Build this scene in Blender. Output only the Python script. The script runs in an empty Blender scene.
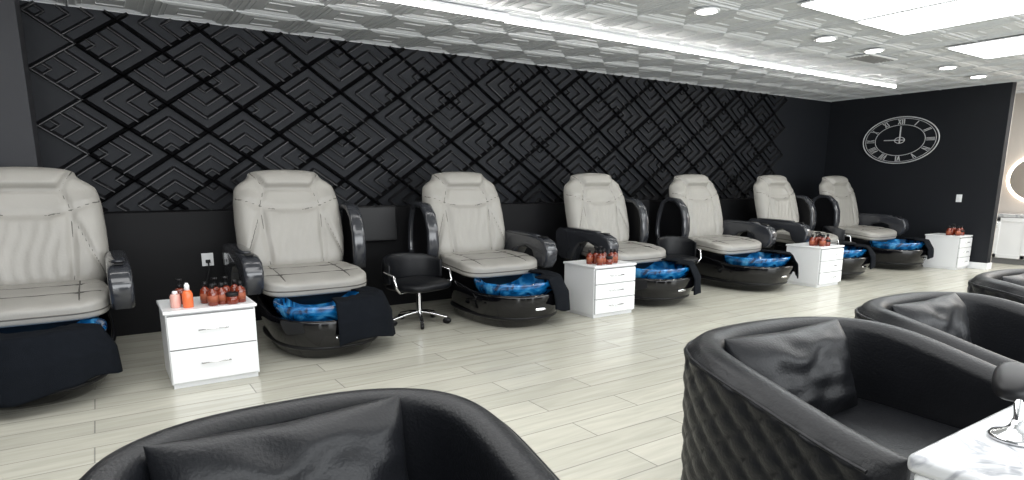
import bpy, bmesh, math, random
from mathutils import Vector, Matrix, noise
random.seed(11)
pi=math.pi
S=bpy.context.scene
try: S.view_settings.view_transform='Standard'
except: pass
# ---------------------------------------------------------------- materials
def newmat(name):
    m=bpy.data.materials.new(name); m.use_nodes=True
    nt=m.node_tree; b=nt.nodes['Principled BSDF']; return m,nt,b
def mat(name,col,rough=.5,metal=0,noise_s=0,noise_a=.15,bump=0,bs=200,emis=0,coat=0,spec=None,trans=0,alpha=None):
    m,nt,b=newmat(name)
    b.inputs['Base Color'].default_value=(*col,1); b.inputs['Roughness'].default_value=rough
    b.inputs['Metallic'].default_value=metal
    if coat: b.inputs['Coat Weight'].default_value=coat; b.inputs['Coat Roughness'].default_value=.08
    if spec is not None: b.inputs['Specular IOR Level'].default_value=spec
    if trans: b.inputs['Transmission Weight'].default_value=trans
    if emis: b.inputs['Emission Color'].default_value=(*col,1); b.inputs['Emission Strength'].default_value=emis
    tc=nt.nodes.new('ShaderNodeTexCoord')
    if noise_s:
        n=nt.nodes.new('ShaderNodeTexNoise'); n.inputs['Scale'].default_value=noise_s; n.inputs['Detail'].default_value=5
        nt.links.new(tc.outputs['Object'],n.inputs['Vector'])
        mx=nt.nodes.new('ShaderNodeMix'); mx.data_type='RGBA'
        mx.inputs[6].default_value=(*[c*(1-noise_a) for c in col],1); mx.inputs[7].default_value=(*[min(1,c*(1+noise_a)) for c in col],1)
        nt.links.new(n.outputs['Fac'],mx.inputs[0]); nt.links.new(mx.outputs[2],b.inputs['Base Color'])
    if bump:
        n2=nt.nodes.new('ShaderNodeTexNoise'); n2.inputs['Scale'].default_value=bs; n2.inputs['Detail'].default_value=3
        nt.links.new(tc.outputs['Object'],n2.inputs['Vector'])
        bp=nt.nodes.new('ShaderNodeBump'); bp.inputs['Strength'].default_value=bump; bp.inputs['Distance'].default_value=.004
        nt.links.new(n2.outputs['Fac'],bp.inputs['Height']); nt.links.new(bp.outputs['Normal'],b.inputs['Normal'])
    return m
M={}
M['taupe']=mat('taupe_leather',(.335,.322,.295),.40,noise_s=5,noise_a=.08,bump=.35,bs=60)
M['taupe_seam']=mat('taupe_seam',(.085,.08,.072),.6)
M['gloss']=mat('black_gloss_fiberglass',(.003,.003,.004),.08,noise_s=3,noise_a=.2,spec=.5)
M['graphite']=mat('graphite_plastic',(.032,.034,.040),.18,noise_s=6,noise_a=.1,coat=.6)
M['blackpl']=mat('black_plastic',(.006,.006,.007),.4,noise_s=8,spec=.3)
M['ledge']=mat('black_upholstery',(.005,.005,.006),.6,noise_s=8,spec=.2)
M['towel']=mat('black_towel',(.006,.0075,.0105),.95,noise_s=30,noise_a=.3,bump=.8,bs=260,spec=.1)
M['bleather']=mat('black_leather',(.0055,.006,.0075),.37,noise_s=9,noise_a=.25,bump=.4,bs=110,spec=.28)
M['white']=mat('white_laminate',(.80,.81,.82),.3,noise_s=2,noise_a=.02)
M['gap']=mat('drawer_gap',(.2,.2,.2),.7)
M['chrome']=mat('chrome',(.75,.75,.76),.15,metal=1,noise_s=4,noise_a=.03)
M['wallblack']=mat('black_wall_panel',(.010,.010,.0115),.36,noise_s=3,noise_a=.2,spec=.5)
M['wallpaint']=mat('charcoal_paint',(.010,.0115,.015),.6,noise_s=2,noise_a=.1,spec=.25)
M['pilaster']=mat('charcoal_pilaster_paint',(.026,.027,.032),.7,noise_s=2,noise_a=.06)
M['whitewall']=mat('cream_wall_paint',(.52,.48,.44),.7,noise_s=2,noise_a=.03)
M['ceil']=mat('ceiling_tile_white',(.53,.545,.56),.5,noise_s=2,noise_a=.04)
M['ceilrib']=mat('ceiling_embossed',(.53,.545,.56),.32,noise_s=2,noise_a=.04)
M['vent']=mat('vent_metal',(.2,.2,.2),.5)
M['amber']=mat('amber_bottle',(.16,.02,.006),.15,noise_s=20,noise_a=.3,coat=.4)
M['orange']=mat('orange_liquid',(.8,.16,.05),.25,noise_s=10,noise_a=.1)
M['pinkb']=mat('clear_pink_bottle',(.72,.40,.34),.2,noise_s=10,noise_a=.1)
M['label']=mat('label_paper',(.28,.07,.03),.6,noise_s=20)
M['led']=mat('led_tube_light',(1,.98,.95),.5,emis=22)
M['panel']=mat('panel_light_diffuser',(.93,.98,1),.5,emis=6)
M['dl']=mat('downlight_lens',(1,.97,.92),.5,emis=12)
M['clock']=mat('clock_metal_white',(.60,.61,.62),.4,noise_s=6)
M['mirror']=mat('mirror_glass',(.85,.86,.87),.05,metal=1)
M['glow']=mat('mirror_ring_light',(1,.86,.72),.5,emis=7)
m,nt,b=newmat('blue_swirl_glass'); M['blue']=m
tc=nt.nodes.new('ShaderNodeTexCoord'); n=nt.nodes.new('ShaderNodeTexNoise'); n.inputs['Scale'].default_value=5.5; n.inputs['Detail'].default_value=3; n.inputs['Distortion'].default_value=1.8
cr=nt.nodes.new('ShaderNodeValToRGB'); e=cr.color_ramp.elements
e[0].position=.36; e[0].color=(.002,.02,.07,1); e[1].position=.72; e[1].color=(.10,.42,.72,1); x=e.new(.54); x.color=(.006,.15,.42,1)
nt.links.new(tc.outputs['Object'],n.inputs['Vector']); nt.links.new(n.outputs['Fac'],cr.inputs[0]); nt.links.new(cr.outputs[0],b.inputs['Base Color'])
b.inputs['Roughness'].default_value=.07; b.inputs['Coat Weight'].default_value=.8
m,nt,b=newmat('white_marble'); M['marble']=m
tc=nt.nodes.new('ShaderNodeTexCoord'); n=nt.nodes.new('ShaderNodeTexNoise'); n.inputs['Scale'].default_value=3.2; n.inputs['Detail'].default_value=8; n.inputs['Distortion'].default_value=1.6
cr=nt.nodes.new('ShaderNodeValToRGB'); e=cr.color_ramp.elements
e[0].position=.46; e[0].color=(.52,.53,.54,1); e[1].position=.54; e[1].color=(.54,.55,.56,1); x=e.new(.5); x.color=(.30,.31,.33,1)
nt.links.new(tc.outputs['Object'],n.inputs['Vector']); nt.links.new(n.outputs['Fac'],cr.inputs[0]); nt.links.new(cr.outputs[0],b.inputs['Base Color']); b.inputs['Roughness'].default_value=.12
m,nt,b=newmat('wood_look_tile'); M['floor']=m
tc=nt.nodes.new('ShaderNodeTexCoord')
br=nt.nodes.new('ShaderNodeTexBrick'); br.offset=.37; br.inputs['Scale'].default_value=1
br.inputs['Brick Width'].default_value=1.4; br.inputs['Row Height'].default_value=.22; br.inputs['Mortar Size'].default_value=.004; br.inputs['Mortar Smooth'].default_value=.3
br.inputs['Color1'].default_value=(.575,.56,.485,1); br.inputs['Color2'].default_value=(.50,.487,.42,1); br.inputs['Mortar'].default_value=(.30,.295,.265,1); br.inputs['Bias'].default_value=-.1
mp=nt.nodes.new('ShaderNodeMapping'); mp.inputs['Scale'].default_value=(1.1,11,1)
n=nt.nodes.new('ShaderNodeTexNoise'); n.inputs['Scale'].default_value=1.8; n.inputs['Detail'].default_value=8; n.inputs['Distortion'].default_value=.8
cr=nt.nodes.new('ShaderNodeValToRGB'); e=cr.color_ramp.elements; e[0].position=.32; e[0].color=(.87,.87,.86,1); e[1].position=.66; e[1].color=(1.04,1.04,1.03,1)
mx=nt.nodes.new('ShaderNodeMix'); mx.data_type='RGBA'; mx.blend_type='MULTIPLY'; mx.inputs[0].default_value=1
nt.links.new(tc.outputs['Object'],br.inputs['Vector']); nt.links.new(tc.outputs['Object'],mp.inputs['Vector']); nt.links.new(mp.outputs[0],n.inputs['Vector'])
nt.links.new(n.outputs['Fac'],cr.inputs[0]); nt.links.new(br.outputs['Color'],mx.inputs[6]); nt.links.new(cr.outputs[0],mx.inputs[7]); nt.links.new(mx.outputs[2],b.inputs['Base Color'])
b.inputs['Roughness'].default_value=.24
bp=nt.nodes.new('ShaderNodeBump'); bp.inputs['Strength'].default_value=.3; bp.inputs['Distance'].default_value=.003; bp.invert=True
nt.links.new(br.outputs['Fac'],bp.inputs['Height']); nt.links.new(bp.outputs['Normal'],b.inputs['Normal'])

# ---------------------------------------------------------------- helpers
def link(o,parent=None,loc=(0,0,0),rot=(0,0,0)):
    S.collection.objects.link(o); o.location=loc; o.rotation_euler=rot
    if parent: o.parent=parent
    return o
def empty(name,loc,rz=0,sc=(1,1,1)):
    e=bpy.data.objects.new(name,None); link(e,None,loc,(0,0,rz)); e.scale=sc; e.empty_display_size=.1; return e
def mk(name,V,Fc,mats,parent=None,loc=(0,0,0),rot=(0,0,0),smooth=True,idx=None):
    me=bpy.data.meshes.new(name); me.from_pydata([tuple(v) for v in V],[],Fc)
    for mm in (mats if isinstance(mats,(list,tuple)) else [mats]): me.materials.append(mm)
    if smooth: me.polygons.foreach_set('use_smooth',[True]*len(me.polygons))
    if idx: me.polygons.foreach_set('material_index',idx)
    bm=bmesh.new(); bm.from_mesh(me); bmesh.ops.recalc_face_normals(bm,faces=bm.faces); bm.to_mesh(me); bm.free()
    return link(bpy.data.objects.new(name,me),parent,loc,rot)
def boxmesh(name,size,mt,bev=.01,seg=3):
    bm=bmesh.new(); bmesh.ops.create_cube(bm,size=1)
    bmesh.ops.scale(bm,vec=size,verts=bm.verts)
    if bev>0:
        r=bmesh.ops.bevel(bm,geom=bm.edges[:],offset=min(bev,min(size)*.49),segments=seg,profile=.5,affect='EDGES')
        for f_ in r['faces']: f_.smooth=True
    me=bpy.data.meshes.new(name); bm.to_mesh(me); bm.free(); me.materials.append(mt); return me
def box(name,lo,hi,mt,parent=None,bev=.01,seg=3,rot=(0,0,0)):
    size=[hi[i]-lo[i] for i in range(3)]; c=[(hi[i]+lo[i])/2 for i in range(3)]
    return link(bpy.data.objects.new(name,boxmesh(name,size,mt,bev,seg)),parent,c,rot)
def loft(rings,capa=True,capb=True):
    n=len(rings[0]); V=[p for r in rings for p in r]; Fc=[]
    for i in range(len(rings)-1):
        for j in range(n):
            k=(j+1)%n; Fc.append((i*n+j,i*n+k,(i+1)*n+k,(i+1)*n+j))
    if capa: Fc.append(tuple(range(n)))
    if capb: Fc.append(tuple((len(rings)-1)*n+j for j in range(n)))
    return V,Fc
def se(a,n):
    c,s=math.cos(a),math.sin(a)
    return math.copysign(abs(c)**(2/n),c),math.copysign(abs(s)**(2/n),s)
def ering(z,hx,y0,y1,n=2.6,N=48,x0=0):
    cy_=(y0+y1)/2; hy=(y1-y0)/2; out=[]
    for i in range(N):
        a,b_=se(2*pi*i/N,n); out.append((x0+hx*a,cy_+hy*b_,z))
    return out
def lathe(profile,N=16,c=(0,0,0)):
    V,Fc=loft([[(c[0]+r*math.cos(2*pi*i/N),c[1]+r*math.sin(2*pi*i/N),c[2]+z) for i in range(N)] for r,z in profile])
    return V,Fc
def tube(name,pts,r,mt,parent=None,cyc=False,smooth=True):
    cu=bpy.data.curves.new(name,'CURVE'); cu.dimensions='3D'; cu.bevel_depth=r; cu.bevel_resolution=3
    sp=cu.splines.new('POLY'); sp.points.add(len(pts)-1)
    for i,p_ in enumerate(pts): sp.points[i].co=(*p_,1)
    sp.use_cyclic_u=cyc; cu.use_fill_caps=True; cu.materials.append(mt)
    o=bpy.data.objects.new(name,cu); return link(o,parent)
def tubes(name,lists,r,mt,parent=None):
    cu=bpy.data.curves.new(name,'CURVE'); cu.dimensions='3D'; cu.bevel_depth=r; cu.bevel_resolution=2
    for pts in lists:
        sp=cu.splines.new('POLY'); sp.points.add(len(pts)-1)
        for i,p_ in enumerate(pts): sp.points[i].co=(*p_,1)
    cu.materials.append(mt)
    return link(bpy.data.objects.new(name,cu),parent)
def cushion(name,h,mt,parent,loc=(0,0,0),rot=(0,0,0),n=5,cuts=14,fn=None):
    bm=bmesh.new(); bmesh.ops.create_cube(bm,size=2); bmesh.ops.subdivide_edges(bm,edges=bm.edges[:],cuts=cuts,use_grid_fill=True)
    for v in bm.verts:
        p_=v.co; d=(abs(p_.x)**n+abs(p_.y)**n+abs(p_.z)**n)**(1/n); p_=p_/d
        q_=Vector((p_.x*h[0],p_.y*h[1],p_.z*h[2]))
        if fn: q_=fn(p_,q_)
        v.co=q_
    for f_ in bm.faces: f_.smooth=True
    me=bpy.data.meshes.new(name); bm.to_mesh(me); bm.free(); me.materials.append(mt)
    return link(bpy.data.objects.new(name,me),parent,loc,rot)
def interp(t,tab):
    for i in range(len(tab)-1):
        a,b_=tab[i],tab[i+1]
        if t<=b_[0]:
            k=(t-a[0])/(b_[0]-a[0]); return a[1]+(b_[1]-a[1])*k
    return tab[-1][1]
def segd(px,py,a,b_):
    ax,ay=a; bx,by=b_; dx,dy=bx-ax,by-ay
    k=max(0,min(1,((px-ax)*dx+(py-ay)*dy)/(dx*dx+dy*dy)))
    return math.hypot(px-ax-k*dx,py-ay-k*dy)
def clone(parent,src_children):
    for o in src_children:
        c=bpy.data.objects.new(o.name.split('.')[0],o.data); S.collection.objects.link(c)
        c.parent=parent; c.location=o.location; c.rotation_euler=o.rotation_euler; c.scale=o.scale

# ---------------------------------------------------------------- camera
f=620;pt=math.radians(11);yaw=math.radians(33.37);cyp=303;H=1.35
cam=bpy.data.cameras.new('camera'); co=bpy.data.objects.new('camera',cam); link(co,None,(0,0,H),(pi/2-pt,0,-yaw))
cam.sensor_width=36; cam.lens=f*36/1024; cam.shift_y=(cyp-240)/1024; cam.clip_start=.02
S.camera=co
# ---------------------------------------------------------------- room
CZ=2.82; WY=6.8; RX=11.6
box('floor',(-3.1,-3,-.1),(14,WY+.1,0),M['floor'],bev=0)
box('ceiling',(-3.1,-3,CZ+.012),(14,WY+.1,CZ+.15),M['ceil'],bev=0)
box('wall_back',(-3.1,WY,0),(13.2,WY+.12,CZ+.02),M['wallpaint'],bev=0)
box('wall_left',(-3.2,-3,0),(-3.1,WY+.1,CZ+.02),M['pilaster'],bev=0)
box('wall_right',(RX,4.0,0),(RX+.14,WY,CZ+.02),M['wallpaint'],bev=0)
box('wall_right_reflector',(RX+.14,4.0,0),(RX+.155,WY,CZ+.02),M['whitewall'],bev=0)  # unseen pale facing added so the mirror reflects a light surface
box('wall_far_right',(13.2,-3,0),(13.3,WY,CZ+.02),M['whitewall'],bev=0)
box('pilaster',(-3.1,6.25,0),(-.37,WY,CZ+.02),M['pilaster'],bev=.004)
box('baseboard_right',(RX-.015,4.0,0),(RX,6.4,.1),M['white'],bev=.003)
box('trim_wall_end',(RX-.02,3.985,0),(RX+.17,4.0,.1),M['white'],bev=.003)
box('ledge_half_wall',(-.37,6.42,0),(RX,WY,1.09),M['ledge'],bev=.01)
# ceiling embossed tiles (one mesh)
V=[];Fc=[]
def frame(V,Fc,cx,cy_,h0,h1,z0,z1,rot=0):
    b0=len(V); hm0=h0-(h0-h1)*.4; hm1=h1+(h0-h1)*.4
    for h,z in ((h0,z0),(hm0,z1),(hm1,z1),(h1,z0)):
        if rot:
            for sx,sy in ((0,-1),(1,0),(0,1),(-1,0)): V.append((cx+sx*h*1.2,cy_+sy*h*1.2,z))
        else:
            for sx,sy in ((-1,-1),(1,-1),(1,1),(-1,1)): V.append((cx+sx*h,cy_+sy*h,z))
    for r in range(3):
        for i in range(4):
            j=(i+1)%4; Fc.append((b0+r*4+i,b0+r*4+j,b0+r*4+4+j,b0+r*4+4+i))
T=.61
nx=int(17/T)+1; ny=int(9.6/T)+1
for i in range(nx):
    for j in range(ny):
        cx=-3.1+T*(i+.5); cy_=WY-T*(j+.5)
        if cy_<-2.6: continue
        frame(V,Fc,cx,cy_,T/2,T/2-.014,CZ+.012,CZ+.000)
        frame(V,Fc,cx,cy_,.250,.232,CZ+.012,CZ+.004)
        frame(V,Fc,cx,cy_,.205,.195,CZ+.012,CZ+.007)
        frame(V,Fc,cx,cy_,.110,.098,CZ+.012,CZ+.006)
mk('ceiling_tile_grid',V,Fc,M['ceilrib'],smooth=False)
# geometric wall relief
V=[];Fc=[]
x0,x1,z0,z1=-.36,10.5,1.09,CZ
def rib(p,q_,w,d,base=0):
    (ax,az),(bx,bz)=p,q_
    if abs(bz-az)<1e-6: return
    def cl(zv): k=(zv-az)/(bz-az); return (ax+(bx-ax)*k,zv)
    lo,hi=min(az,bz),max(az,bz)
    if hi<=z0 or lo>=z1: return
    A,B=(ax,az),(bx,bz)
    if az<z0:A=cl(z0)
    if az>z1:A=cl(z1)
    if bz<z0:B=cl(z0)
    if bz>z1:B=cl(z1)
    if min(A[0],B[0])<x0-.01 or max(A[0],B[0])>x1+.01: return
    dx,dz=B[0]-A[0],B[1]-A[1]; L_=math.hypot(dx,dz)
    if L_<.03: return
    nx_,nz_=-dz/L_*w,dx/L_*w
    if nz_<0: nx_,nz_=-nx_,-nz_
    b0=len(V)
    for P in (A,B):
        V.append((P[0]-nx_,WY,P[1]-nz_)); V.append((P[0]-nx_*.8,WY-d,P[1]-nz_*.8)); V.append((P[0]-nx_*.45,WY-d,P[1]-nz_*.45)); V.append((P[0]+nx_,WY,P[1]+nz_))
    for i in range(3): Fc.append((b0+i,b0+i+1,b0+5+i,b0+4+i))
    Fc.append((b0,b0+1,b0+2,b0+3)); Fc.append((b0+4,b0+5,b0+6,b0+7))
a,b_=.66,.46
for i in range(-1,int((x1-x0)/a)+2):
  for j in range(-1,6):
    for k in (0,1):
        cx=x0+(i+k*.5)*a; cz=z0+.06+(j+k*.5)*b_
        Lp,Rp,Up,Dp=(cx-a/2,cz),(cx+a/2,cz),(cx,cz+b_/2),(cx,cz-b_/2)
        if cx-a/2<x0-.02 or cx+a/2>x1+.02: continue
        def lp(p_,q_,o): return (p_[0]+(q_[0]-p_[0])*o,p_[1]+(q_[1]-p_[1])*o)
        rib(Lp,Up,.021,.042); rib(Up,Rp,.021,.042); rib(Dp,Rp,.021,.042); rib(Lp,Dp,.021,.042)
        # nested chevrons, orientation alternates to interlock into stars
        o=random.choice([(i+2*j+k)%4,(i+2*j+k)%4,random.randrange(4)])
        for t,w_,d_ in ((.26,.017,.034),(.52,.015,.030),(.78,.013,.026)):
            if o==0:   # pointing up
                A_,Cc,B_=lp(Lp,Dp,t),(cx,cz+b_/2-t*b_),lp(Rp,Dp,t)
            elif o==1:
                A_,Cc,B_=lp(Up,Rp,t),(cx-a/2+t*a,cz),lp(Dp,Rp,t)
            elif o==2:
                A_,Cc,B_=lp(Lp,Up,t),(cx,cz-b_/2+t*b_),lp(Rp,Up,t)
            else:
                A_,Cc,B_=lp(Up,Lp,t),(cx+a/2-t*a,cz),lp(Dp,Lp,t)
            rib(A_,Cc,w_,d_); rib(Cc,B_,w_,d_)
mk('geometric_wall_panel',V,Fc,M['wallblack'],smooth=False)
# ---------------------------------------------------------------- ceiling lights
def led(name,xa,xb,y):
    g=empty(name,((xa+xb)/2,y,CZ)); h=(xb-xa)/2
    box('housing',(-h,-.02,-.03),(h,.02,0),M['white'],g,bev=.004)
    tube('tube',[(-h+.02,0,-.045),(h-.02,0,-.045)],.016,M['led'],g)
led('linear_ceiling_light',-1.5,3.22,4.95); led('linear_ceiling_light',3.2,6.4,4.99); led('linear_ceiling_light',6.42,10.3,5.04)
for (x,y) in ((4.59,3.89),(6.48,3.92),(7.5,3.95),(9.38,3.97),(10.52,4.05)):
    g=empty('recessed_downlight',(x,y,CZ-.002))
    V,Fc=lathe([(.11,0),(.108,-.012),(.088,-.012)],32); mk('trim_ring',V,Fc,M['white'],g)
    V,Fc=lathe([(.086,-.011),(.086,-.015)],32); mk('lens',V,Fc,M['dl'],g)
    l=bpy.data.lights.new('lamp','SPOT'); l.energy=45; l.spot_size=1.5; l.spot_blend=.6; l.shadow_soft_size=.08; l.color=(1,.97,.92)
    link(bpy.data.objects.new('lamp',l),g,(0,0,-.03))
for (xa,xb,ya,yb) in ((5.05,5.96,2.15,3.34),(6.02,6.93,2.2,3.38),(8.0,9.05,2.2,3.44),(11.0,12.2,2.3,3.5)):
    g=empty('ceiling_panel_light',((xa+xb)/2,(ya+yb)/2,CZ-.002)); hx,hy=(xb-xa)/2,(yb-ya)/2
    box('frame',(-hx,-hy,-.012),(hx,hy,0),M['white'],g,bev=.003)
    box('diffuser',(-hx+.03,-hy+.03,-.02),(hx-.03,hy-.03,-.012),M['panel'],g,bev=0)
g=empty('air_vent',(7.95,4.2,CZ-.002))
box('frame',(-.3,-.15,-.012),(.3,.15,0),M['white'],g,bev=.003)
for k in range(6): box('slat_%d'%(k+1),(-.27,-.12+k*.043,-.02),(.27,-.10+k*.043,-.006),M['vent'],g,bev=0)
def area(name,loc,size,power,rot=(0,0,0),col=(1,1,1)):
    l=bpy.data.lights.new(name,'AREA'); l.shape='RECTANGLE'; l.size=size[0]; l.size_y=size[1]; l.energy=power; l.color=col
    return link(bpy.data.objects.new(name,l),None,loc,rot)
area('ceiling_fixture_glow',(5,1.0,CZ-.1),(9,2.0),170)
area('ceiling_fixture_glow',(0,2.6,CZ-.1),(4,2.0),90)
area('storefront_daylight',(3,-2.8,1.5),(12,2.4),430,(pi/2,0,0),(.95,.98,1))
area('side_room_fill',(12.5,2.2,CZ-.1),(1,2.2),90,(0,0,0),(1,.97,.93))  # fill lamp added to brighten the side room, no fixture behind it
w=bpy.data.worlds.new('world'); S.world=w; w.use_nodes=True
w.node_tree.nodes['Background'].inputs[0].default_value=(.92,.96,1,1); w.node_tree.nodes['Background'].inputs[1].default_value=1.2

# ---------------------------------------------------------------- pedicure chair
def pedi_parts(g):
    rings=[ering(0,.34,.06,1.2),ering(.03,.375,.01,1.22),ering(.12,.42,-.07,1.23),ering(.22,.45,-.12,1.24),ering(.31,.46,-.14,1.24),ering(.335,.45,-.13,1.23),ering(.33,.42,-.10,1.2),ering(.2,.38,-.02,1.1)]
    rings2=[[(x,y,z+ (max(0,(y-.35))*.16 if z>.1 else 0)) for x,y,z in r] for r in rings]
    V,Fc=loft(rings2); mk('pedestal_base',V,Fc,M['gloss'],g)
    V,Fc=loft([ering(.09,.412,-.055,1.21),ering(.10,.424,-.068,1.225),ering(.115,.426,-.07,1.225),ering(.125,.415,-.06,1.2)]); mk('base_trim',V,Fc,M['blackpl'],g)
    cushion('emblem',(.06,.004,.012),M['chrome'],g,(-.02,-.128,.20),(-.35,0,0),n=2.5,cuts=6)
    R=[(.25,.30,.05,.62),(.33,.38,-.03,.66),(.41,.415,-.085,.68),(.435,.41,-.08,.67),(.425,.375,-.05,.64),(.32,.33,.0,.6),(.24,.24,.1,.52)]
    V,Fc=loft([ering(z,hx,y0,y1,2.3) for z,hx,y0,y1 in R],False,True); mk('foot_bath_bowl',V,Fc,M['blue'],g)
    rr=[ering(.3,.33,.62,1.3,5),ering(.40,.37,.56,1.34,5),ering(.47,.38,.52,1.36,5)]
    V,Fc=loft(rr); mk('seat_housing',V,Fc,M['blackpl'],g)
    def taper(x,y): return x*(1-.10*max(0,(y/.42)))
    def sf(p_,q_):
        y=q_.y; q_.x=taper(q_.x,y)
        if q_.z>0:
            for yy in (-.16,.12): q_.z-=.012*math.exp(-((y-yy)/.018)**2)
            for xx in (-.27,.27): q_.z-=.010*math.exp(-((q_.x-xx)/.018)**2)
            q_.z+=.02*(abs(p_.x)**3)+.006*noise.noise(Vector((q_.x*7,q_.y*7,0)))
        if p_.y<0: q_.z-=.03*p_.y*p_.y
        return q_
    so=cushion('seat_cushion',(.45,.40,.075),M['taupe'],g,(0,.86,.535),(.05,0,0),n=5,cuts=34,fn=sf)
    def seatz(x,y):
        px,py=x/.45,y/.40; v_=1-abs(px)**5-abs(py)**5
        return .075*max(.0,v_)**.2+.02*abs(px)**3-.03*(py*py if py<0 else 0)-.007
    L=[]
    for yy in (-.16,.12): L.append([(taper(x,yy),yy,seatz(x,yy)-.002) for x in [(-.40+.80*i/30) for i in range(31)]])
    for xx in (-.27,.27): L.append([(xx,y,seatz(xx,y)-.002) for y in [(-.34+.68*i/30) for i in range(31)]])
    L.append([(taper(.4505*se(2*pi*i/80,5)[0],.4*se(2*pi*i/80,5)[1]),.4005*se(2*pi*i/80,5)[1],-.005-(.03*(se(2*pi*i/80,5)[1])**2 if se(2*pi*i/80,5)[1]<0 else 0)) for i in range(81)])
    o=tubes('seat_seams',L,.005,M['taupe_seam'],g); o.location=so.location; o.rotation_euler=so.rotation_euler
    # back
    L_=.955; tilt=math.radians(16); N=60
    Wt=[(0,.37),(.04,.42),(.12,.455),(.3,.48),(.5,.48),(.7,.47),(.80,.455),(.85,.44),(.89,.395),(.92,.35),(.95,.325),(.985,.315),(1,.29)]
    ss=[((-.305,.99),(-.21,.80)),((.305,.99),(.21,.80)),((-.21,.80),(.21,.80)),((-.21,.80),(-.27,.63)),((.21,.80),(.27,.63)),((-.27,.63),(-.12,.585)),((.27,.63),(.12,.585)),((-.12,.585),(.12,.585)),
           ((-.27,.63),(-.235,0.02)),((.27,.63),(.235,0.02)),((-.27,.63),(-.48,.73)),((.27,.63),(.48,.73)),((-.29,.52),(-.44,.1)),((.29,.52),(.44,.1))]
    def surf(x,t,groove=True):
        W=interp(t,Wt); u=max(-1,min(1,x/W))
        e_=(max(0,1-abs(u)**5))**.5*(max(0,1-abs(2*t-1)**9))**.5
        d=.11*e_+.05*e_*min(1,abs(u)**2*1.3)*(1 if t<.7 else max(0,1-(t-.7)/.1))
        ax=abs(x); hw=.21+.10*max(0,(t-.8)/.2)
        if t>.8: d+=.045*e_*min(1,max(0,(hw-ax)/.03))*min(1,(t-.8)/.03)
        if t<.60: d+=.018*e_*min(1,max(0,(.24-ax)/.04))
        d+=.007*noise.noise(Vector((x*6,t*5,3)))*e_
        if groove:
            m_=min(segd(x,t,a_,b2) for a_,b2 in ss); d-=.028*math.exp(-(m_/.016)**2)*e_
            if ax<.2 and .05<t<.55: d+=.005*math.sin(x*75+3*math.sin(t*9))*e_
        return d
    def place(x,yy,h):
        return (x, yy*math.cos(tilt)+h*math.sin(tilt), h*math.cos(tilt)+yy*math.sin(tilt)*-1)
    V=[];idx=[]
    for side in (0,1):
        for i in range(N+1):
            for j in range(N+1):
                u=math.sin((i/N*2-1)*pi/2); t=.5+.5*math.sin((j/N*2-1)*pi/2)
                W=interp(t,Wt); x=u*W; h=t*L_ - .02*u*u*(t>.5)*t
                if side==0: yy=-surf(x,t)
                else: yy=.06*(max(0,1-abs(u)**5))**.5*(max(0,1-abs(2*t-1)**9))**.5
                V.append(place(x,yy,h))
    Fc=[];n1=(N+1)**2
    for side in (0,1):
        for i in range(N):
            for j in range(N):
                a_=side*n1+i*(N+1)+j; Fc.append((a_,a_+1,a_+N+2,a_+N+1)); idx.append(side)
    bo=mk('backrest',V,Fc,[M['taupe'],M['graphite']],g,(0,1.22,.54),idx=idx)
    L=[]
    for a_,b2 in ss:
        pl=[]
        for k in range(13):
            x=a_[0]+(b2[0]-a_[0])*k/12; t=a_[1]+(b2[1]-a_[1])*k/12; W=interp(t,Wt)
            x=max(-W*.97,min(W*.97,x)); u=x/W
            pl.append(place(x,-surf(x,t)+.001,t*L_-.02*u*u*(t>.5)*t))
        L.append(pl)
    o=tubes('back_seams',L,.0055,M['taupe_seam'],g); o.location=bo.location
def towel(g,d0,d1,zl=.15,seed=0):
    V=[];Fc=[];A,B=60,26
    a0,a1=math.radians(d0),math.radians(d1)
    for i in range(A+1):
        th=a0+(a1-a0)*i/A
        c,s_=math.cos(th),math.sin(th)
        for j in range(B+1):
            k=j/B
            if k<.3: r=.60+.40*(k/.3); z=.455
            else:
                kk=(k-.3)/.7; r=1.02+.16*min(1,kk*2.2)+.05*kk; z=.455-(.455-zl)*kk
            r+=.035*math.sin(th*11+k*2+seed)*max(0,(k-.35))+.02*noise.noise(Vector((th*2,k*3,1+seed)))
            zz=.455-(.455-z)*(1+.12*math.sin(th*3+1+seed))
            V.append((.42*r*c,.30+.39*r*s_,zz+.012*noise.noise(Vector((th*4,k*6,seed)))))
    for i in range(A):
        for j in range(B):
            p0=i*(B+1)+j; Fc.append((p0,p0+1,p0+B+2,p0+B+1))
    o=mk('towel',V,Fc,M['towel'],g); md=o.modifiers.new('s','SOLIDIFY'); md.thickness=.016; md.offset=1
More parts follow.
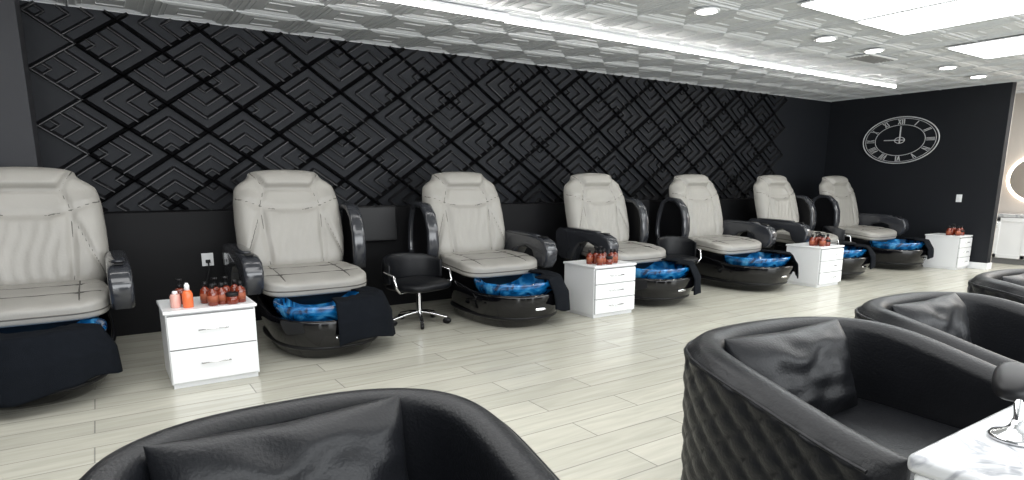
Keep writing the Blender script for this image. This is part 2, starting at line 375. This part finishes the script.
def arm_down(name,g,sx):
    prof=[(.43,.55),(.41,.66),(.46,.745),(.57,.785),(.85,.795),(1.15,.81),(1.34,.82),(1.41,.77),(1.39,.52),(1.30,.44),(1.10,.44),(1.02,.58),(.95,.65),(.80,.68),(.69,.64),(.65,.55),(.58,.49),(.49,.48)]
    W_=.075
    bm=bmesh.new(); vs=[bm.verts.new((-W_,y,z)) for y,z in prof]; fc=bm.faces.new(vs)
    r=bmesh.ops.extrude_face_region(bm,geom=[fc]); ev=[v for v in r['geom'] if isinstance(v,bmesh.types.BMVert)]
    bmesh.ops.translate(bm,verts=ev,vec=(2*W_,0,0)); bmesh.ops.recalc_face_normals(bm,faces=bm.faces)
    eds=[e for e in bm.edges if abs(e.verts[0].co.x-e.verts[1].co.x)<1e-5]
    bmesh.ops.bevel(bm,geom=eds,offset=.028,segments=4,profile=.5,affect='EDGES')
    for f_ in bm.faces: f_.smooth=True
    me=bpy.data.meshes.new(name); bm.to_mesh(me); bm.free(); me.set_sharp_from_angle(angle=math.radians(50)); me.materials.append(M['graphite'])
    link(bpy.data.objects.new(name,me),g,(sx*.52,0,0))
    cushion(name+'_pad',(.06,.30,.02),M['graphite'],g,(sx*.52,.96,.805),(.03,0,0),n=3,cuts=8)
    box(name+'_control_panel',(sx*.52-.03,.53,.785),(sx*.52+.03,.62,.795),M['blackpl'],g,bev=.003)
def arm_up(name,g,sx):
    P=[(1.05,.56),(1.02,.72),(1.03,.88),(1.08,1.02),(1.18,1.11),(1.32,1.13),(1.42,1.08),(1.47,.95),(1.50,.80),(1.50,.66),(1.46,.56)]
    rings=[]; n=len(P)
    for i,(y,z) in enumerate(P):
        a_=P[max(0,i-1)]; b2=P[min(n-1,i+1)]; dy,dz=b2[0]-a_[0],b2[1]-a_[1]; l=math.hypot(dy,dz); ny_,nz_=dz/l,-dy/l
        rg=[]
        for k in range(14):
            c,s_=se(2*pi*k/14,3.2); rg.append((c*.062,y+ny_*s_*.032,z+nz_*s_*.032))
        rings.append(rg)
    V,Fc=loft(rings); mk(name,V,Fc,M['graphite'],g,(sx*.54,0,0))
    V=[(-.02,y,z) for y,z in P]+[(.02,y,z) for y,z in P]; Fc=[tuple(range(n)),tuple(range(n,2*n))]+[(i,(i+1)%n,n+(i+1)%n,n+i) for i in range(n)]
    mk(name+'_inner_panel',V,Fc,M['blackpl'],g,(sx*.54,0,0),smooth=False)
CX=[-.45,1.47,3.33,5.21,7.02,8.82,10.62]; CYs=[4.56,4.65,4.67,4.65,4.62,4.58,4.6]
TW=[(-175,-30),(-98,25),(-78,30),(-75,30),(-62,25),(-85,20),(-95,10)]
proto={}
for i,cx in enumerate(CX):
    g=empty('pedicure_chair',(cx,CYs[i],0))
    typ=i%2
    if typ not in proto:
        if proto: clone(g,base_children)
        else: pedi_parts(g); base_children=list(g.children)
        if typ==0: arm_up('left_arm',g,-1); arm_down('right_arm',g,1)
        else: arm_down('left_arm',g,-1); arm_up('right_arm',g,1)
        proto[typ]=list(g.children)
    else: clone(g,proto[typ])
    towel(g,TW[i][0],TW[i][1],.13 if i<2 else .17,i*1.3)
for cx in (2.38,6.10,9.75):
    g=empty('folding_side_tray',(cx,6.2,0))
    box('tray',(-.24,-.03,.74),(.24,.03,1.12),M['blackpl'],g,bev=.028,seg=5)
    tube('bracket',[(0,0,.9),(0,.215,.9)],.018,M['graphite'],g)
    tube('rim_trim',[(-.22,-.03,.76),(.22,-.03,.76),(.22,-.03,1.10),(-.22,-.03,1.10)],.006,M['blackpl'],g,True)
# ---------------------------------------------------------------- carts
def bottles(g,items,ztop):
    Vt=[];Ft=[];It=[]
    mats=[M['amber'],M['blackpl'],M['orange'],M['white'],M['pinkb'],M['label']]
    def add(prof,c,mi,N=16):
        V,Fc=lathe(prof,N,c); o=len(Vt); Vt.extend(V); Ft.extend([tuple(k+o for k in f_) for f_ in Fc]); It.extend([mi]*len(Fc))
    for (x,y,kind) in items:
        c=(x,y,ztop)
        if kind=='a':
            add([(.030,0),(.034,.005),(.034,.085),(.028,.10),(.013,.112),(.013,.12)],c,0); add([(.0345,.025),(.0345,.07)],c,5); add([(.016,.118),(.016,.145),(.01,.15)],c,1)
        elif kind=='p':
            add([(.028,0),(.031,.005),(.031,.09),(.026,.105),(.012,.115)],c,0); add([(.015,.113),(.015,.135),(.005,.137),(.005,.165)],c,1); add([(.006,.16),(.02,.163),(.02,.175),(.006,.178)],c,1)
        elif kind=='o':
            add([(.03,0),(.033,.005),(.033,.09),(.025,.11),(.014,.118)],c,2); add([(.017,.116),(.015,.15),(.008,.165)],c,3)
        elif kind=='w':
            add([(.03,0),(.033,.005),(.033,.075),(.027,.09)],c,4); add([(.018,.09),(.016,.11)],c,3)
        elif kind=='j':
            add([(.038,0),(.042,.006),(.042,.05),(.036,.056)],c,0); add([(.043,.056),(.043,.078),(.04,.08)],c,1)
    mk('bottle_set',Vt,Ft,mats,g,idx=It)
def cart(x0,y0,w,d,h,nd,items):
    g=empty('drawer_cart',(x0,y0,0))
    box('cabinet',(0,.02,.03),(w,d,h-.02),M['white'],g,bev=.004)
    box('top',(-.012,0,h-.022),(w+.012,d+.01,h),M['white'],g,bev=.006)
    box('front_recess',(.01,.012,.04),(w-.01,.022,h-.03),M['gap'],g,bev=0)
    box('plinth',(.01,.03,0),(w-.01,d-.01,.03),M['white'],g,bev=.002)
    zz=.04; dh=(h-.035-zz)/nd
    for k in range(nd):
        box('drawer_front_%d'%(k+1),(.006,-.004,zz+k*dh+.004),(w-.006,.014,zz+(k+1)*dh-.004),M['white'],g,bev=.003)
        zc=zz+(k+.55)*dh
        tube('handle_%d'%(k+1),[(w*.34,-.002,zc),(w*.34,-.025,zc),(w*.66,-.025,zc),(w*.66,-.002,zc)],.005,M['chrome'],g)
    bottles(g,items,h)
IT=[(.30,.08,'a'),(.36,.10,'a'),(.42,.08,'j'),(.33,.18,'p'),(.40,.19,'p'),(.46,.2,'a'),(.27,.2,'a'),(.48,.11,'a')]
cart(.28,4.49,.55,.5,.53,2,[(.08,.14,'w'),(.15,.10,'o'),(.12,.25,'p')]+[(x,y,k) for x,y,k in IT])
cart(4.05,4.64,.55,.5,.53,3,[(x-.18,y,k) for x,y,k in IT]+[(.36,.12,'a')])
cart(7.72,4.46,.52,.5,.53,3,[(x-.18,y,k) for x,y,k in IT])
cart(11.13,4.22,.42,.5,.53,3,[(x-.22,y,k) for x,y,k in IT])
# ---------------------------------------------------------------- stools
def stool(x,y,rz,sc=1.3):
    g=empty('rolling_stool',(x,y,0),rz,(sc,sc,1))
    for k in range(5):
        a_=2*pi*k/5+.3; c,s_=math.cos(a_),math.sin(a_)
        tube('leg_%d'%(k+1),[(0,0,.12),(.10*c,.10*s_,.10),(.20*c,.20*s_,.065)],.014,M['chrome'],g)
        V,Fc=lathe([(.028,-.011),(.03,-.008),(.03,.008),(.028,.011)],16)
        V=[(c*vx - s_*vz+.20*c, s_*vx + c*vz+.20*s_, vy+.031) for vx,vy,vz in V]
        mk('caster_%d'%(k+1),V,Fc,M['blackpl'],g)
    tube('column',[(0,0,.10),(0,0,.36)],.022,M['chrome'],g)
    cushion('seat',(.21,.20,.055),M['bleather'],g,(0,0,.385),n=3.2,cuts=12)
    rings=[];A=28
    for i in range(A+1):
        th=pi*(.02)+pi*.96*i/A; c,s_=math.cos(th),math.sin(th); rg=[]
        e_=max(.12,math.sin(pi*i/A))**.5
        for k in range(18):
            p1,p2=se(2*pi*k/18,3.4); rg.append(((.245+p1*.022*e_)*c,(.215+p1*.022*e_)*s_,.50+.02*e_+p2*(.06+.09*e_)))
        rings.append(rg)
    V,Fc=loft(rings); mk('backrest',V,Fc,M['bleather'],g)
    for sx in (-1,1):
        tube('arm_frame_%s'%('l' if sx<0 else 'r'),[(sx*.12,-.02,.335),(sx*.22,-.06,.345),(sx*.262,-.07,.40),(sx*.262,-.05,.50),(sx*.25,.06,.53)],.010,M['chrome'],g)
stool(2.50,5.44,.3,1.36)
stool(6.08,5.40,-.3,1.1)
stool(9.74,5.35,.2,1.1)
# ---------------------------------------------------------------- tub armchairs
def armchair_parts(g):
    HX,HY=.45,.43
    path=[]
    for i in range(40): path.append((-HX,-.42+ .42*i/40))
    for i in range(121):
        th=pi-pi*i/120; c,s_=se(th,2.7); path.append((HX*c,HY*s_))
    for i in range(1,41): path.append((HX,-.42*i/40))
    Ls=[0]
    for i in range(1,len(path)): Ls.append(Ls[-1]+math.hypot(path[i][0]-path[i-1][0],path[i][1]-path[i-1][1]))
    tot=Ls[-1]; NS=240; pts=[];j=0
    for i in range(NS+1):
        d=tot*i/NS
        while j<len(Ls)-2 and Ls[j+1]<d: j+=1
        k=(d-Ls[j])/(Ls[j+1]-Ls[j]); pts.append((path[j][0]+(path[j+1][0]-path[j][0])*k,path[j][1]+(path[j+1][1]-path[j][1])*k,d))
    rings=[]; NO=44
    def hh(y):
        kk=min(1,max(0,(y+.45)/.75)); kk=kk*kk*(3-2*kk); return .635+.13*kk
    for i,(x,y,d) in enumerate(pts):
        a_=pts[max(0,i-1)]; b2=pts[min(NS,i+1)]; dx,dy=b2[0]-a_[0],b2[1]-a_[1]; l=math.hypot(dx,dy); nx_,ny_=-dy/l,dx/l
        de=min(d,tot-d); en=1 if de>.06 else math.sqrt(max(0.02,1-((.06-de)/.06)**2))
        h=hh(y)
        T_=.055*en; rg=[]
        for k in range(NO+1):
            z=.05+(h-.05-.05)*k/NO
            A_=d/.055; B_=z/.055
            qd=.012*(abs(math.sin((A_+B_)*pi/2)*math.sin((A_-B_)*pi/2)))**.5
            fl=.02*(z/h)-.01
            rg.append((T_+qd*en+fl,z))
        for k in range(1,10):
            an=pi*k/10; rg.append((T_*math.cos(an),h-.05+.05*math.sin(an)))
        for k in range(9): rg.append((-T_,h-.05-(h-.05-.25)*k/8))
        rg.append((-T_,.05))
        rings.append([(x+nx_*o,y+ny_*o,z) for o,z in rg])
    V,Fc=loft(rings); mk('tub_shell',V,Fc,M['bleather'],g)
    pp=[]
    for i,(x,y,d) in enumerate(pts):
        if d<.05 or tot-d<.05: continue
        a_=pts[i-1]; b2=pts[i+1]; dx,dy=b2[0]-a_[0],b2[1]-a_[1]; l=math.hypot(dx,dy); nx_,ny_=-dy/l,dx/l
        pp.append((x+nx_*.066,y+ny_*.066,hh(y)-.048))
    tube('rim_piping',pp,.006,M['bleather'],g)
    box('seat_base',(-.40,-.38,.06),(.40,.36,.30),M['bleather'],g,bev=.03)
    cushion('seat_cushion',(.39,.39,.085),M['bleather'],g,(0,-.03,.365),n=5,cuts=14)
    for k,(sx,sy) in enumerate(((-1,-1),(1,-1),(1,1),(-1,1))):
        V,Fc=lathe([(.018,0),(.025,.07)],12,(sx*.33,sy*.29,0)); mk('foot_%d'%(k+1),V,Fc,M['blackpl'],g)
def pillow(g,loc,rot,hx=.31,hz=.20,th=.085):
    V=[];Fc=[];N=36
    for side in (-1,1):
        for i in range(N+1):
            for j in range(N+1):
                u=math.sin((i/N*2-1)*pi/2); t=math.sin((j/N*2-1)*pi/2)
                e_=(max(0,1-u**4))**.6*(max(0,1-t**4))**.6
                x=hx*u*(1-.05*(1-abs(t))*abs(u)); z=hz*t*(1-.06*(1-abs(u))*abs(t))
                V.append((x,side*th*e_+.006*noise.noise(Vector((u*3,t*3,side)))*e_*3,z))
    n1=(N+1)**2
    for s_ in (0,1):
        for i in range(N):
            for j in range(N):
                a_=s_*n1+i*(N+1)+j; Fc.append((a_,a_+1,a_+N+2,a_+N+1))
    mk('pillow',V,Fc,M['bleather'],g,loc,rot)
first=None
for (x,y,rz,sc) in ((.36,1.27,-.03,(1.0,1,.99)),(2.25,1.11,-.10,(1.12,1.12,1)),(3.45,1.13,-.05,(1.05,1.05,1)),(4.98,1.24,0,(1.05,1,1))):
    g=empty('tub_armchair',(x,y,0),rz,sc)
    if first is None:
        armchair_parts(g); pillow(g,(-.03,.22,.585),(-.28,0,.04)); first=list(g.children)
    else: clone(g,first)
# ---------------------------------------------------------------- manicure table
g=empty('manicure_table',(1.465,.605,0))
box('marble_top',(0,-.50,.705),(1.7,0,.75),M['marble'],g,bev=.016,seg=4)
box('drawer_pedestal',(.012,-.485,0),(.36,-.015,.705),M['white'],g,bev=.01)
box('side_panel',(1.6,-.45,0),(1.66,-.05,.705),M['white'],g,bev=.01)
box('modesty_panel',(.36,-.1,.3),(1.6,-.07,.705),M['white'],g,bev=.004)
g=empty('nail_lamp',(1.76,.50,.75))
V,Fc=lathe([(.050,0),(.054,.006),(.048,.014),(.026,.022),(.014,.035),(.011,.05)],32); mk('base',V,Fc,M['chrome'],g)
tube('stem',[(0,0,.03),(.0,0,.06),(.02,.01,.085),(.05,.02,.10),(.10,.04,.11)],.009,M['chrome'],g)
cushion('head',(.085,.045,.03),M['blackpl'],g,(.095,.045,.115),(0,-.2,.3),n=2.6,cuts=8)
# ---------------------------------------------------------------- clock
g=empty('wall_clock',(RX-.03,5.5,2.06))
ky,kz=.61,.385
def ell(r,x=0): return [(x,r*ky*math.cos(2*pi*i/96),r*kz*math.sin(2*pi*i/96)) for i in range(96)]
tube('outer_ring',ell(1),.009,M['clock'],g,True); tube('outer_inner_ring',ell(.93),.004,M['clock'],g,True); tube('middle_ring',ell(.66),.005,M['clock'],g,True); tube('inner_ring',ell(.13),.006,M['clock'],g,True)
num=['XII','I','II','III','IV','V','VI','VII','VIII','IX','X','XI']
V=[];Fc=[]
def stroke(p,q_,w):
    dx,dz=q_[0]-p[0],q_[1]-p[1]; l=math.hypot(dx,dz); nx_,nz_=-dz/l*w,dx/l*w; b0=len(V)
    for xx in (-.006,.006):
        for (a_,c_) in ((p[0]+nx_,p[1]+nz_),(q_[0]+nx_,q_[1]+nz_),(q_[0]-nx_,q_[1]-nz_),(p[0]-nx_,p[1]-nz_)): V.append((xx,-a_*ky,c_*kz))
    for q4 in ((0,1,2,3),(4,5,6,7),(0,1,5,4),(1,2,6,5),(2,3,7,6),(3,0,4,7)): Fc.append(tuple(b0+i for i in q4))
for h,s_ in enumerate(num):
    th=2*pi*h/12; rx,rz_=math.sin(th),math.cos(th); tx,tz=math.cos(th),-math.sin(th)
    wds={'I':.05,'V':.10,'X':.10}; tot=sum(wds[c] for c in s_); o=-tot/2
    def P(a_,r): return (rx*r+tx*a_,rz_*r+tz*a_)
    for c in s_:
        w_=wds[c]; m_=o+w_/2
        if c=='I': stroke(P(m_,.69),P(m_,.90),.011)
        elif c=='V': stroke(P(m_-.035,.90),P(m_,.69),.011); stroke(P(m_+.035,.90),P(m_,.69),.008)
        else: stroke(P(m_-.035,.90),P(m_+.035,.69),.011); stroke(P(m_+.035,.90),P(m_-.035,.69),.008)
        o+=w_
mk('roman_numerals',V,Fc,M['clock'],g,smooth=False)
V=[];Fc=[]
stroke((0,-.12),(0,.60),.014); stroke((.12,0),(-.42,.02),.018)
mk('clock_hands',V,Fc,M['clock'],g,smooth=False)
g=empty('light_switch',(RX-.006,4.5,1.1)); box('plate',(-.006,-.04,-.06),(.006,.04,.06),M['white'],g,bev=.003); box('rocker',(-.01,-.015,-.03),(-.004,.015,.03),M['white'],g,bev=.002)
g=empty('power_outlet',(.80,6.414,.64)); box('plate',(-.05,-.006,-.06),(.05,.006,.06),M['white'],g,bev=.003); box('plug',(-.02,-.03,-.03),(.02,-.006,.0),M['blackpl'],g,bev=.004)
tube('cord',[(0,-.03,-.02),(0,-.05,-.1),(-.05,-.06,-.25),(-.2,-.08,-.5),(-.3,-.1,-.635)],.006,M['blackpl'],g)
# ---------------------------------------------------------------- far right room
g=empty('lighted_mirror',(13.17,3.95,1.42))
tube('ring_light',[(0,.46*math.cos(2*pi*i/64),.40*math.sin(2*pi*i/64)) for i in range(64)],.022,M['glow'],g,True)
V=[(0,.45*math.cos(2*pi*i/64),.39*math.sin(2*pi*i/64)) for i in range(64)]
mk('glass',V,[tuple(range(64))],M['mirror'],g,smooth=False)
g=empty('vanity_cabinet',(12.68,2.9,0))
box('body',(0,0,.08),(.5,1.9,.78),M['gap'],g,bev=.004); box('kick',(.05,.02,0),(.5,1.88,.08),M['gap'],g,bev=0)
box('counter',(-.02,-.02,.78),(.5,1.92,.83),M['marble'],g,bev=.005)
for k in range(4):
    y0_,y1_=.01+k*.475,.465+k*.475
    box('door_%d'%(k+1),(-.018,y0_,.10),(0,y1_,.77),M['white'],g,bev=.003)
    for nm,lo,hi in (('a',(-.028,y0_,.10),(-.016,y0_+.06,.77)),('b',(-.028,y1_-.06,.10),(-.016,y1_,.77)),('c',(-.028,y0_,.10),(-.016,y1_,.16)),('d',(-.028,y0_,.71),(-.016,y1_,.77))):
        box('door_rail_%d_%s'%(k+1,nm),lo,hi,M['white'],g,bev=.002)
    tube('pull_%d'%(k+1),[(-.028,y1_-.03,.6),(-.05,y1_-.03,.6),(-.05,y1_-.03,.7),(-.028,y1_-.03,.7)],.006,M['chrome'],g)
